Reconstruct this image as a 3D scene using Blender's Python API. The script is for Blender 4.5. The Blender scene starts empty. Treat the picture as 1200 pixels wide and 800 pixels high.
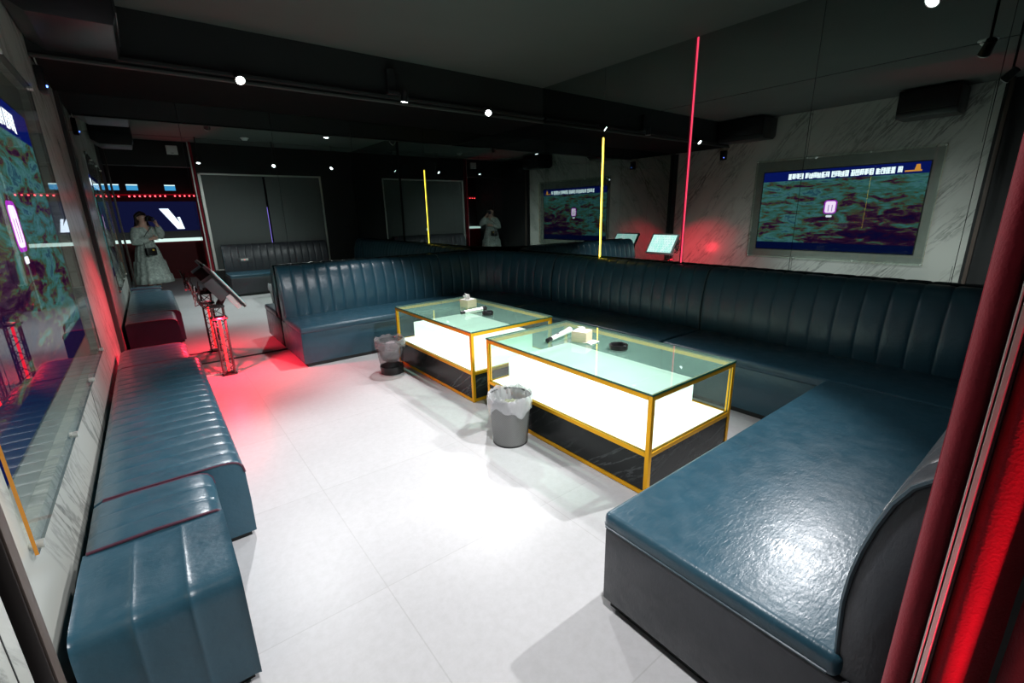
import bpy, bmesh, math, random
from mathutils import Vector, Matrix
random.seed(7)
C = bpy.context.scene.collection
SC = bpy.context.scene

# ------------------------------------------------------------------ camera
F_PX, YAW, PITCH, ROLL = 535.905, math.radians(37.625), math.radians(15.686), math.radians(-1.221)
cd = bpy.data.cameras.new('camera'); cam = bpy.data.objects.new('camera', cd); C.objects.link(cam)
cd.sensor_fit = 'HORIZONTAL'; cd.sensor_width = 36; cd.lens = 36*F_PX/1200; cd.clip_start = .02
fw = Vector((math.sin(YAW)*math.cos(PITCH), math.cos(YAW)*math.cos(PITCH), -math.sin(PITCH)))
rt0 = Vector((math.cos(YAW), -math.sin(YAW), 0)); up0 = rt0.cross(fw)
rt = rt0*math.cos(ROLL)+up0*math.sin(ROLL); up = -rt0*math.sin(ROLL)+up0*math.cos(ROLL)
m3 = Matrix((rt, up, -fw)).transposed()
cam.matrix_world = Matrix.Translation((0, 0, 1.5)) @ m3.to_4x4()
SC.camera = cam

# ------------------------------------------------------------------ world, exposure
w = bpy.data.worlds.new('world'); SC.world = w; w.use_nodes = True
w.node_tree.nodes['Background'].inputs[0].default_value = (.75, .9, 1, 1)
w.node_tree.nodes['Background'].inputs[1].default_value = .002
vs = SC.view_settings; vs.view_transform = 'Standard'; vs.look = 'None'; vs.gamma = 1; vs.use_curve_mapping = False
vs.exposure = 0.0
SC.cycles.max_bounces = 14; SC.cycles.glossy_bounces = 8; SC.cycles.transparent_max_bounces = 24
SC.cycles.diffuse_bounces = 4; SC.cycles.caustics_reflective = False; SC.cycles.caustics_refractive = False
SC.cycles.sample_clamp_indirect = 4

# spot lamps: (place, aim, watts)
SPOTS = [((.81, 4.50, 2.55), (.9, 1.5, 0), 200, 84), ((2.21, 4.50, 2.55), (2.0, 4.75, 0), 170, 66), ((3.18, 4.46, 2.55), (1.0, 1.6, 0), 215, 80),
         ((2.26, .85, 2.50), (1.1, 3.4, 0), 240, 70), ((3.40, .82, 2.50), (1.0, 2.1, 0), 240, 84), ((1.0, .80, 2.50), (.70, 1.45, 0), 150, 88)]

# room
XL, XR, YF, YB, H = -.40, 4.14, 5.745, -.02, 2.96

# ------------------------------------------------------------------ mesh helpers
class MB:
    def __init__(s): s.b = bmesh.new()
    def _bev(s, vs, r, seg=2):
        if r > 0:
            es = list({e for v in vs for e in v.link_edges})
            bmesh.ops.bevel(s.b, geom=es, offset=r, segments=seg, profile=.5, affect='EDGES', clamp_overlap=True)
    def box(s, x0, x1, y0, y1, z0, z1, r=0, seg=2, mi=0, mat=None):
        M = Matrix.Translation(((x0+x1)/2, (y0+y1)/2, (z0+z1)/2)) @ Matrix.Diagonal((x1-x0, y1-y0, z1-z0, 1))
        if mat is not None: M = mat @ M
        n0 = len(s.b.faces)
        vs = bmesh.ops.create_cube(s.b, size=1, matrix=M)['verts']
        if mi:
            for f in {f for v in vs for f in v.link_faces}: f.material_index = mi
        s._bev(vs, r, seg); return s
    def obox(s, c, size, rot=None, r=0, seg=2):            # box about a centre with a rotation matrix
        M = Matrix.Translation(c)
        if rot is not None: M = M @ rot.to_4x4()
        h = Vector(size)/2
        return s.box(-h.x, h.x, -h.y, h.y, -h.z, h.z, r, seg, mat=M)
    def cyl(s, p0, p1, r0, r1=None, n=20, cap=True):
        p0, p1 = Vector(p0), Vector(p1); r1 = r0 if r1 is None else r1; d = p1-p0
        M = Matrix.Translation((p0+p1)/2) @ d.to_track_quat('Z', 'Y').to_matrix().to_4x4()
        bmesh.ops.create_cone(s.b, cap_ends=cap, segments=n, radius1=r0, radius2=r1, depth=d.length, matrix=M); return s
    def ball(s, c, r, sc=(1, 1, 1), n=16, rot=None):
        M = Matrix.Translation(c)
        if rot is not None: M = M @ rot.to_4x4()
        bmesh.ops.create_uvsphere(s.b, u_segments=n, v_segments=max(6, n*2//3), radius=r, matrix=M @ Matrix.Diagonal((*sc, 1))); return s
    def grid(s, rows, closed_u=False, closed_v=False, mi=0):
        vv = [[s.b.verts.new(p) for p in r] for r in rows]
        nr, nc = len(vv), len(vv[0])
        for i in range(nr if closed_v else nr-1):
            for j in range(nc if closed_u else nc-1):
                q = (vv[i][j], vv[i][(j+1) % nc], vv[(i+1) % nr][(j+1) % nc], vv[(i+1) % nr][j])
                try:
                    f = s.b.faces.new(q); f.material_index = mi
                except ValueError: pass
        return vv
    def cap(s, ring):
        try: s.b.faces.new(ring)
        except ValueError: pass
    def lathe(s, c, prof, n=32, sq=(1, 1), wob=None, close=False):
        rows = []
        for k, (r, z) in enumerate(prof):
            row = []
            for j in range(n):
                a = 2*math.pi*j/n; rr = r*(1+(wob(a, k) if wob else 0)); zz = z
                row.append((c[0]+rr*math.cos(a)*sq[0], c[1]+rr*math.sin(a)*sq[1], c[2]+zz))
            rows.append(row)
        vv = s.grid(rows, closed_u=True)
        if close: s.cap(vv[0][::-1]); s.cap(vv[-1])
        return s
    def tube(s, pts, r, n=8, closed=False):
        pts = [Vector(p) for p in pts]; rows = []; N = len(pts); prev = None
        for i, p in enumerate(pts):
            a = pts[(i-1) % N] if (closed or i > 0) else p; b = pts[(i+1) % N] if (closed or i < N-1) else p
            t = (b-a).normalized()
            ref = prev if prev is not None else (Vector((0, 0, 1)) if abs(t.z) < .9 else Vector((1, 0, 0)))
            u = (ref-t*ref.dot(t)).normalized(); v = t.cross(u); prev = u
            rr = r[i] if isinstance(r, (list, tuple)) else r
            rows.append([p+u*rr*math.cos(2*math.pi*k/n)+v*rr*math.sin(2*math.pi*k/n) for k in range(n)])
        vv = s.grid(rows, closed_u=True, closed_v=closed)
        if not closed: s.cap(vv[0][::-1]); s.cap(vv[-1])
        return s
    def prism(s, poly, z0, z1, r=0, seg=2):
        lo = [s.b.verts.new((x, y, z0)) for x, y in poly]; hi = [s.b.verts.new((x, y, z1)) for x, y in poly]
        s.b.faces.new(lo[::-1]); s.b.faces.new(hi); n = len(poly)
        for i in range(n): s.b.faces.new((lo[i], lo[(i+1) % n], hi[(i+1) % n], hi[i]))
        s._bev(lo+hi, r, seg); return s
    def build(s, name, mats, parent=None, smooth=True, loc=None, ang=40):
        me = bpy.data.meshes.new(name)
        bmesh.ops.recalc_face_normals(s.b, faces=s.b.faces)
        o0 = parent
        off = Vector((0, 0, 0))
        p = parent
        while p is not None: off += p.location; p = p.parent
        if loc is None:
            loc = Vector((0, 0, 0))
            if parent is None:                                  # origin of a one-mesh thing at its base
                xs = [v.co for v in s.b.verts]
                loc = Vector(((min(v.x for v in xs)+max(v.x for v in xs))/2, (min(v.y for v in xs)+max(v.y for v in xs))/2, min(v.z for v in xs)))
        else: loc = Vector(loc)-off
        s.b.transform(Matrix.Translation(-(off+loc)))
        s.b.to_mesh(me); s.b.free()
        for m in (mats if isinstance(mats, (list, tuple)) else [mats]): me.materials.append(m)
        if smooth:
            for f in me.polygons: f.use_smooth = True
            me.set_sharp_from_angle(angle=math.radians(ang))
        o = bpy.data.objects.new(name, me); C.objects.link(o); o.location = loc
        if parent is not None: o.parent = parent
        return o

def tag(o, label=None, cat=None, group=None, kind=None):
    if label: o['label'] = label
    if cat: o['category'] = cat
    if group: o['group'] = group
    if kind: o['kind'] = kind
    return o
def thing(name, label, cat, loc=(0, 0, 0), group=None):
    o = bpy.data.objects.new(name, None); o.empty_display_size = .1; C.objects.link(o); o.location = loc
    return tag(o, label, cat, group)
def struct(o): o['kind'] = 'structure'; return o

# ------------------------------------------------------------------ materials
def mat(name, col, rough=.5, metal=0, var=.12, vs_=8, bump=0, bs=60, coat=0, sheen=0, emit=None, es=0, spec=.5, stretch=None):
    m = bpy.data.materials.new(name); m.use_nodes = True; N = m.node_tree.nodes; L = m.node_tree.links
    b = N['Principled BSDF']; b.inputs['Roughness'].default_value = rough; b.inputs['Metallic'].default_value = metal
    b.inputs['Coat Weight'].default_value = coat; b.inputs['Coat Roughness'].default_value = .15
    b.inputs['Sheen Weight'].default_value = sheen; b.inputs['Specular IOR Level'].default_value = spec
    tc = N.new('ShaderNodeTexCoord'); src = tc.outputs['Object']
    if stretch:
        mp = N.new('ShaderNodeMapping'); mp.inputs['Scale'].default_value = stretch; L.new(src, mp.inputs[0]); src = mp.outputs[0]
    nz = N.new('ShaderNodeTexNoise'); nz.inputs['Scale'].default_value = vs_; nz.inputs['Detail'].default_value = 5; L.new(src, nz.inputs['Vector'])
    rp = N.new('ShaderNodeMix'); rp.data_type = 'RGBA'
    rp.inputs[6].default_value = (*[c*(1-var) for c in col], 1); rp.inputs[7].default_value = (*[min(1, c*(1+var)) for c in col], 1)
    L.new(nz.outputs['Fac'], rp.inputs[0]); L.new(rp.outputs[2], b.inputs['Base Color'])
    if bump:
        n2 = N.new('ShaderNodeTexNoise'); n2.inputs['Scale'].default_value = bs; n2.inputs['Detail'].default_value = 4; L.new(src, n2.inputs['Vector'])
        bp = N.new('ShaderNodeBump'); bp.inputs['Strength'].default_value = bump; bp.inputs['Distance'].default_value = .01
        L.new(n2.outputs['Fac'], bp.inputs['Height']); L.new(bp.outputs[0], b.inputs['Normal'])
    if emit:
        b.inputs['Emission Color'].default_value = (*emit, 1); b.inputs['Emission Strength'].default_value = es
    return m
def emis(name, col, s):
    m = bpy.data.materials.new(name); m.use_nodes = True; N = m.node_tree.nodes; L = m.node_tree.links; N.clear()
    e = N.new('ShaderNodeEmission'); e.inputs[0].default_value = (*col, 1); e.inputs[1].default_value = s
    o = N.new('ShaderNodeOutputMaterial'); L.new(e.outputs[0], o.inputs[0]); return m
def glass(name, tint, ior=1.5, haze=0, hcol=(1, 1, 1), gl=1.0):
    m = bpy.data.materials.new(name); m.use_nodes = True; N = m.node_tree.nodes; L = m.node_tree.links; N.clear()
    t = N.new('ShaderNodeBsdfTransparent'); t.inputs[0].default_value = (*tint, 1)
    g = N.new('ShaderNodeBsdfGlossy'); g.inputs['Roughness'].default_value = .01; g.inputs[0].default_value = (gl, gl, gl, 1)
    fr = N.new('ShaderNodeFresnel'); fr.inputs[0].default_value = ior
    ge = N.new('ShaderNodeNewGeometry'); inv = N.new('ShaderNodeMath'); inv.operation = 'SUBTRACT'; inv.inputs[0].default_value = 1; L.new(ge.outputs['Backfacing'], inv.inputs[1])
    mu = N.new('ShaderNodeMath'); mu.operation = 'MULTIPLY'; L.new(fr.outputs[0], mu.inputs[0]); L.new(inv.outputs[0], mu.inputs[1])
    base = t.outputs[0]
    if haze:
        d = N.new('ShaderNodeBsdfDiffuse'); d.inputs[0].default_value = (*hcol, 1); mh = N.new('ShaderNodeMixShader'); mh.inputs[0].default_value = haze
        L.new(base, mh.inputs[1]); L.new(d.outputs[0], mh.inputs[2]); base = mh.outputs[0]
    mx = N.new('ShaderNodeMixShader'); L.new(mu.outputs[0], mx.inputs[0]); L.new(base, mx.inputs[1]); L.new(g.outputs[0], mx.inputs[2])
    o = N.new('ShaderNodeOutputMaterial'); L.new(mx.outputs[0], o.inputs[0]); return m
def mirror(name, col):
    m = bpy.data.materials.new(name); m.use_nodes = True; N = m.node_tree.nodes; L = m.node_tree.links; N.clear()
    g = N.new('ShaderNodeBsdfGlossy'); g.inputs[0].default_value = (*col, 1); g.inputs['Roughness'].default_value = 0.0
    o = N.new('ShaderNodeOutputMaterial'); L.new(g.outputs[0], o.inputs[0]); return m
def marble(name, base, vein, ang, scale=1.0, rough=.25, plane='yz', dens=.5):
    m = bpy.data.materials.new(name); m.use_nodes = True; N = m.node_tree.nodes; L = m.node_tree.links; b = N['Principled BSDF']
    b.inputs['Roughness'].default_value = rough
    tc = N.new('ShaderNodeTexCoord'); mp = N.new('ShaderNodeMapping'); mp.vector_type = 'TEXTURE'; mp.inputs['Rotation'].default_value = ang
    mp.inputs['Scale'].default_value = (7, 1, 7); L.new(tc.outputs['Object'], mp.inputs[0])
    n1 = N.new('ShaderNodeTexNoise'); n1.inputs['Scale'].default_value = 9*scale; n1.inputs['Detail'].default_value = 7; n1.inputs['Roughness'].default_value = .62; n1.inputs['Distortion'].default_value = .35
    L.new(mp.outputs[0], n1.inputs['Vector'])
    ma = N.new('ShaderNodeMath'); ma.operation = 'SUBTRACT'; ma.inputs[1].default_value = .5; L.new(n1.outputs['Fac'], ma.inputs[0])
    ab = N.new('ShaderNodeMath'); ab.operation = 'ABSOLUTE'; L.new(ma.outputs[0], ab.inputs[0])
    cr = N.new('ShaderNodeValToRGB'); cr.color_ramp.elements[0].position = 0; cr.color_ramp.elements[0].color = (*vein, 1)
    cr.color_ramp.elements[1].position = .05; cr.color_ramp.elements[1].color = (1, 1, 1, 1)
    L.new(ab.outputs[0], cr.inputs[0])
    n2 = N.new('ShaderNodeTexNoise'); n2.inputs['Scale'].default_value = 2.5*scale; n2.inputs['Detail'].default_value = 4; L.new(mp.outputs[0], n2.inputs['Vector'])
    c2 = N.new('ShaderNodeValToRGB'); c2.color_ramp.elements[0].position = .42; c2.color_ramp.elements[0].color = (0, 0, 0, 1); c2.color_ramp.elements[1].position = .68; c2.color_ramp.elements[1].color = (1, 1, 1, 1)
    L.new(n2.outputs['Fac'], c2.inputs[0])
    mx = N.new('ShaderNodeMix'); mx.data_type = 'RGBA'; mx.inputs[6].default_value = (1, 1, 1, 1); L.new(c2.outputs[0], mx.inputs[0]); L.new(cr.outputs[0], mx.inputs[7])
    mul = N.new('ShaderNodeMix'); mul.data_type = 'RGBA'; mul.blend_type = 'MULTIPLY'; mul.inputs[0].default_value = 1; mul.inputs[6].default_value = (*base, 1); L.new(mx.outputs[2], mul.inputs[7])
    L.new(mul.outputs[2], b.inputs['Base Color']); return m

def floor_mat():
    m = mat('floor_tile', (.60, .595, .60), .42, 0, .10, 1.6); N = m.node_tree.nodes; L = m.node_tree.links; b = N['Principled BSDF']
    tc = N.new('ShaderNodeTexCoord')
    br = N.new('ShaderNodeTexBrick'); br.offset = 0; br.inputs['Color1'].default_value = (1, 1, 1, 1); br.inputs['Color2'].default_value = (.95, .95, .95, 1)
    br.inputs['Mortar'].default_value = (.86, .86, .85, 1); br.inputs['Scale'].default_value = 1; br.inputs['Mortar Size'].default_value = .003; br.inputs['Mortar Smooth'].default_value = .3
    br.inputs['Brick Width'].default_value = .9; br.inputs['Row Height'].default_value = .9
    mp = N.new('ShaderNodeMapping'); mp.inputs['Location'].default_value = (.37, .22, 0); L.new(tc.outputs['Object'], mp.inputs[0]); L.new(mp.outputs[0], br.inputs['Vector'])
    # scuffs
    ns = N.new('ShaderNodeTexNoise'); ns.inputs['Scale'].default_value = 26; ns.inputs['Detail'].default_value = 8; ns.inputs['Roughness'].default_value = .75
    L.new(tc.outputs['Object'], ns.inputs['Vector'])
    cr = N.new('ShaderNodeValToRGB'); cr.color_ramp.elements[0].position = .3; cr.color_ramp.elements[0].color = (.90, .90, .89, 1); cr.color_ramp.elements[1].position = .6; cr.color_ramp.elements[1].color = (1, 1, 1, 1)
    L.new(ns.outputs['Fac'], cr.inputs[0])
    src = b.inputs['Base Color'].links[0].from_socket
    a = N.new('ShaderNodeMix'); a.data_type = 'RGBA'; a.blend_type = 'MULTIPLY'; a.inputs[0].default_value = 1; L.new(src, a.inputs[6]); L.new(br.outputs['Color'], a.inputs[7])
    a2 = N.new('ShaderNodeMix'); a2.data_type = 'RGBA'; a2.blend_type = 'MULTIPLY'; a2.inputs[0].default_value = 1; L.new(a.outputs[2], a2.inputs[6]); L.new(cr.outputs[0], a2.inputs[7])
    L.new(a2.outputs[2], b.inputs['Base Color']); return m

def leather_mat(name, col, rough):
    m = mat(name, col, rough, 0, .25, 5, .14, 34, coat=.36); N = m.node_tree.nodes; L = m.node_tree.links; b = N['Principled BSDF']
    b.inputs['Coat Roughness'].default_value = .27
    # worn, wrinkled grain
    tc = N.new('ShaderNodeTexCoord'); n = N.new('ShaderNodeTexNoise'); n.inputs['Scale'].default_value = 14; n.inputs['Detail'].default_value = 6; n.inputs['Distortion'].default_value = .6
    L.new(tc.outputs['Object'], n.inputs['Vector'])
    mp = N.new('ShaderNodeMapping'); mp.inputs['Rotation'].default_value = (0, 0, .9); mp.inputs['Scale'].default_value = (26, 110, 40); L.new(tc.outputs['Object'], mp.inputs[0])
    n3 = N.new('ShaderNodeTexNoise'); n3.inputs['Scale'].default_value = 1; n3.inputs['Detail'].default_value = 4; n3.inputs['Distortion'].default_value = .8; L.new(mp.outputs[0], n3.inputs['Vector'])
    b2 = N.new('ShaderNodeBump'); b2.inputs['Strength'].default_value = .28; b2.inputs['Distance'].default_value = .003; L.new(n3.outputs['Fac'], b2.inputs['Height'])
    L.new(b.inputs['Normal'].links[0].from_socket, b2.inputs['Normal']); L.new(b2.outputs[0], b.inputs['Normal']); L.new(b2.outputs[0], b.inputs['Coat Normal'])
    mr = N.new('ShaderNodeMapRange'); mr.inputs[1].default_value = .3; mr.inputs[2].default_value = .7; mr.inputs[3].default_value = rough-.08; mr.inputs[4].default_value = rough+.1
    L.new(n.outputs['Fac'], mr.inputs[0]); L.new(mr.outputs[0], b.inputs['Roughness']); return m

def screen_mat():
    m = bpy.data.materials.new('tv_picture'); m.use_nodes = True; N = m.node_tree.nodes; L = m.node_tree.links; N.clear()
    tc = N.new('ShaderNodeTexCoord'); mp = N.new('ShaderNodeMapping'); mp.inputs['Scale'].default_value = (1, 1.1, 4.2); L.new(tc.outputs['Object'], mp.inputs[0])
    n = N.new('ShaderNodeTexNoise'); n.inputs['Scale'].default_value = 2.4; n.inputs['Detail'].default_value = 7; n.inputs['Roughness'].default_value = .66; n.inputs['Distortion'].default_value = .5; L.new(mp.outputs[0], n.inputs['Vector'])
    cr = N.new('ShaderNodeValToRGB'); e = cr.color_ramp.elements
    e[0].position = .30; e[0].color = (.015, .01, .10, 1); e[1].position = .74; e[1].color = (.16, .55, .62, 1)
    for p, c in ((.41, (.07, .012, .07, 1)), (.46, (.13, .04, .13, 1)), (.49, (.20, .19, .07, 1)), (.52, (.10, .30, .24, 1)), (.57, (.13, .42, .42, 1)), (.62, (.20, .55, .60, 1)), (.67, (.05, .16, .28, 1))):
        x = e.new(p); x.color = c
    sx = N.new('ShaderNodeSeparateXYZ'); L.new(tc.outputs['Object'], sx.inputs[0])
    ds = N.new('ShaderNodeVectorMath'); ds.operation = 'DISTANCE'; ds.inputs[1].default_value = (0, -.42, .20)
    ms = N.new('ShaderNodeVectorMath'); ms.operation = 'MULTIPLY'; ms.inputs[1].default_value = (0, .6, 1); L.new(tc.outputs['Object'], ms.inputs[0]); L.new(ms.outputs[0], ds.inputs[0])
    mr = N.new('ShaderNodeMapRange'); mr.inputs[1].default_value = .15; mr.inputs[2].default_value = .75; mr.inputs[3].default_value = -.11; mr.inputs[4].default_value = .05; L.new(ds.outputs['Value'], mr.inputs[0])
    ad = N.new('ShaderNodeMath'); L.new(n.outputs['Fac'], ad.inputs[0]); L.new(mr.outputs[0], ad.inputs[1]); L.new(ad.outputs[0], cr.inputs[0])
    def step(v, lo, hi):
        r = N.new('ShaderNodeMapRange'); r.inputs[1].default_value = lo; r.inputs[2].default_value = hi; L.new(v, r.inputs[0]); return r.outputs[0]
    top = step(sx.outputs[2], 1.118, 1.126); bot = step(sx.outputs[2], .125, .115)
    m1 = N.new('ShaderNodeMix'); m1.data_type = 'RGBA'; L.new(top, m1.inputs[0]); L.new(cr.outputs[0], m1.inputs[6]); m1.inputs[7].default_value = (.01, .03, .42, 1)
    m2 = N.new('ShaderNodeMix'); m2.data_type = 'RGBA'; L.new(bot, m2.inputs[0]); L.new(m1.outputs[2], m2.inputs[6]); m2.inputs[7].default_value = (.005, .015, .12, 1)
    em = N.new('ShaderNodeEmission'); em.inputs[1].default_value = .55; L.new(m2.outputs[2], em.inputs[0])
    o = N.new('ShaderNodeOutputMaterial'); L.new(em.outputs[0], o.inputs[0]); return m

def mesh_bin_mat(name, col, clear):
    m = bpy.data.materials.new(name); m.use_nodes = True; N = m.node_tree.nodes; L = m.node_tree.links; b = N['Principled BSDF']
    b.inputs['Base Color'].default_value = (*col, 1); b.inputs['Roughness'].default_value = .4; b.inputs['Metallic'].default_value = .3
    tc = N.new('ShaderNodeTexCoord'); sx = N.new('ShaderNodeSeparateXYZ'); L.new(tc.outputs['Object'], sx.inputs[0])
    at = N.new('ShaderNodeMath'); at.operation = 'ARCTAN2'; L.new(sx.outputs[1], at.inputs[0]); L.new(sx.outputs[0], at.inputs[1])
    def wave(v, k):
        mu = N.new('ShaderNodeMath'); mu.operation = 'MULTIPLY'; mu.inputs[1].default_value = k; L.new(v, mu.inputs[0])
        s = N.new('ShaderNodeMath'); s.operation = 'SINE'; L.new(mu.outputs[0], s.inputs[0]); return s.outputs[0]
    p = N.new('ShaderNodeMath'); p.operation = 'MULTIPLY'; L.new(wave(at.outputs[0], 70), p.inputs[0]); L.new(wave(sx.outputs[2], 620), p.inputs[1])
    mr = N.new('ShaderNodeMapRange'); mr.inputs[1].default_value = -.3; mr.inputs[2].default_value = .3; mr.inputs[3].default_value = max(0, clear-.2); mr.inputs[4].default_value = min(1, clear+.2)
    L.new(p.outputs[0], mr.inputs[0])
    t = N.new('ShaderNodeBsdfTransparent'); mx = N.new('ShaderNodeMixShader'); L.new(mr.outputs[0], mx.inputs[0]); L.new(b.outputs[0], mx.inputs[1]); L.new(t.outputs[0], mx.inputs[2])
    o = [x for x in N if x.type == 'OUTPUT_MATERIAL'][0]; L.new(mx.outputs[0], o.inputs[0]); return m

M = {}
M['floor'] = floor_mat()
M['ceil'] = mat('ceiling_paint', (.088, .102, .092), .9, 0, .1, 2)
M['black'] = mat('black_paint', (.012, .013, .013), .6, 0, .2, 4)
M['shade_black'] = mat('shaded_underside_black', (.003, .003, .003), .8, 0, .2, 4, spec=.1)
M['beam'] = mat('dark_grey_paint', (.012, .014, .0135), .7, 0, .2, 3)
M['mirror'] = mirror('dark_mirror', (.40, .45, .435))
M['marble'] = marble('white_marble', (.56, .57, .52), (.30, .31, .31), (math.radians(38), 0, 0), 1.4)
M['bmarble'] = marble('black_marble', (.016, .018, .018), (9, 9, 9), (math.radians(50), 0, math.radians(20)), 1.2, .2)
M['bmarble'].node_tree.nodes['Principled BSDF'].inputs['Specular IOR Level'].default_value = .22
for n in M['bmarble'].node_tree.nodes:
    if n.type == 'VALTORGB' and n.color_ramp.elements[0].color[0] > 2: n.color_ramp.elements[1].position = .028
M['leather'] = leather_mat('teal_leather', (.021, .078, .114), .37)
M['leather2'] = leather_mat('slate_leather', (.036, .040, .048), .5)
M['pipe'] = mat('leather_piping', (.06, .10, .12), .35)
M['redpipe'] = mat('wine_piping', (.10, .03, .05), .4)
M['gold'] = mat('gold_metal', (.95, .46, .012), .3, .7, .05)
M['pane'] = glass('clear_pane', (.90, .97, .93))
M['topglass'] = glass('green_top_glass', (.76, .88, .82), 1.5, .14, (.58, .95, .80))
M['tvpane'] = glass('tv_cover_pane', (.93, .95, .93), 1.5)
M['edge'] = mat('glass_edge', (.01, .09, .055), .1)
M['lit'] = emis('lit_acrylic', (.93, 1, .95), 2.0)
M['glowbox'] = mat('glowing_acrylic', (.6, .62, .6), .25, emit=(.93, 1, .95), es=1.15)
M['shelf'] = mat('white_acrylic', (.75, .82, .76), .3)
M['steel'] = mat('brushed_steel', (.74, .75, .70), .42, .75)
M['dchrome'] = mat('dark_chrome', (.16, .15, .15), .25, .8)
M['bplastic'] = mat('black_plastic', (.012, .012, .013), .35)
M['gplastic'] = mat('grey_plastic', (.07, .075, .08), .4)
M['wplastic'] = mat('white_plastic', (.75, .75, .73), .35)
M['velvet'] = mat('red_velvet', (.26, .002, .014), .85, 0, .25, 30, .2, 200, sheen=.08)
M['paper'] = mat('white_paper', (.85, .84, .8), .8)
M['card'] = mat('tissue_card', (.72, .62, .42), .7, 0, .25, 14, stretch=(1, 1, 6))
M['yellow_led'] = emis('yellow_led', (1, .72, .06), 8)
M['red_seam_glow'] = emis('pink_red_seam_glow', (1, .05, .12), 1.4)  # glow painted on a mirror seam that only reflects red light
M['red_glow'] = emis('added_red_lens_glow', (1, .015, .02), 5)
M['lens'] = emis('lamp_lens', (.9, .97, 1), 30)
M['blinds'] = mat('grey_blind', (.13, .145, .14), .8, 0, .06, 30)
M['jamb'] = mat('dark_brown_post', (.02, .014, .012), .45)

# ------------------------------------------------------------------ shell
fl = struct(MB().box(-2.2, XR+.1, -5.2, YF+.1, -.1, 0).build('floor', M['floor'], smooth=False, loc=(0, 0, 0)))
struct(MB().box(-2.2, XR+.1, -5.2, YF+.1, H, H+.1).build('ceiling', M['ceil'], smooth=False, loc=(0, 0, 0)))
# soffit along the far wall
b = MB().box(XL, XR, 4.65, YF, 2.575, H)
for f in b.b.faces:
    if f.normal.z < -.5: f.material_index = 1  # shade put into the underside colour, against bounced light
sof = struct(b.build('trim_1', [M['beam'], M['shade_black']], smooth=False))
struct(MB().box(XL, XR, 4.63, 4.665, 2.562, 2.584, .004).build('trim_3', mat('grey_edge_trim', (.05, .055, .05), .7), smooth=False))

# left marble wall with the recess for the television
RY0, RY1, RZ0, RZ1, RD = 1.62, 4.09, .67, 2.25, .036
for y0, y1, z0, z1, x1 in ((1.19, YF, 0, RZ0, XL), (1.19, YF, RZ1, H, XL), (1.19, RY0, RZ0, RZ1, XL), (RY1, YF, RZ0, RZ1, XL), (RY0, RY1, RZ0, RZ1, XL-RD-.012)):
    o = struct(MB().box(XL-.3, x1, y0, y1, z0, z1).build('wall_left', M['marble'], smooth=False, loc=(XL, 0, 0)))
    if y1 == YF and z0 == 0: wall_left = o
j = MB()
for y in (1.28, 3.32): j.box(XL-.001, XL+.0012, y-.0025, y+.0025, RZ1, H); j.box(XL-.001, XL+.0012, y-.0025, y+.0025, .02, RZ0)
j.build('panel_joint', M['black'], wall_left, smooth=False)
# dark end of the left wall by the doorway
struct(MB().box(XL-.3, XL, -.15, 1.19, 0, H).build('wall_left_end', M['black'], smooth=False))
struct(MB().box(XL, XL+.03, YF-.08, YF, 0, 2.56).build('trim_2', M['black'], smooth=False))

# mirror walls: a dark backing with separate mirror panels
def mirror_wall(name, axis, cuts, zc):
    b = MB()
    if axis == 'y': b.box(XL-.3, XR+.1, YF+.012, YF+.12, 0, H)
    else: b.box(XR+.012, XR+.12, -.15, YF+.1, 0, H)
    wall = struct(b.build(name, M['black'], smooth=False))
    for (a0, a1, z0, z1, tilt) in zc:
        p = MB()
        if axis == 'y':
            p.box(a0+.0018, a1-.0018, YF, YF+.008, z0+.0015, z1-.0015)
        else: p.box(XR, XR+.008, a0+.0018, a1-.0018, z0+.0015, z1-.0015)
        p.build('mirror_panel', M['mirror'], wall, smooth=False)
    return wall
fx = [XL, .436, 1.25, 2.10, 3.046, XR]
mirror_wall('wall_far', 'y', fx, [(fx[i], fx[i+1], z0, z1, 0) for i in range(5) for z0, z1 in ((.012, 2.27), (2.27, 2.575))])
ry = [0, .6, 1.6, 2.59, 3.65, 4.6, YF]
mirror_wall('wall_right', 'x', ry, [(ry[i], ry[i+1], z0, z1, 0) for i in range(6) for z0, z1 in ((.012, 2.42), (2.42, H))])
struct(MB().box(XL, XR, YF-.006, YF+.012, 0, .014).build('baseboard_far', M['black'], smooth=False))
struct(MB().box(XR-.004, XR+.012, 0, YF, 0, .014).build('baseboard_right', M['black'], smooth=False))

# back wall with the blinded window, seen in the far mirror
WX0, WX1, WZ0, WZ1 = 1.02, 3.40, .45, 2.40
wb = MB()
wb.box(.99, XR+.1, YB-.12, YB, 0, WZ0); wb.box(.99, XR+.1, YB-.12, YB, WZ1, H); wb.box(WX1, XR+.1, YB-.12, YB, WZ0, WZ1); wb.box(.99, WX0, YB-.12, YB, WZ0, WZ1)
wb.box(XL-.3, .99, YB-.12, YB, 2.5, H)
struct(wb.build('wall_back', M['black'], smooth=False))
wf = MB()
for x0, x1, z0, z1 in ((WX0, WX0+.05, WZ0, WZ1), (WX1-.03, WX1, WZ0, WZ1), (WX0, WX1, WZ1-.03, WZ1), (WX0, WX1, WZ0, WZ0+.025)):
    wf.box(x0, x1, YB-.1, YB+.012, z0, z1, .003)
win = struct(wf.build('window_1', M['steel'], smooth=False))
for x0, x1 in ((WX0+.05, 2.19), (2.235, WX1-.03)):
    MB().box(x0, x1, YB-.05, YB-.04, WZ0+.025, WZ1-.03).build('blind', M['blinds'], win, smooth=False)

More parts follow.
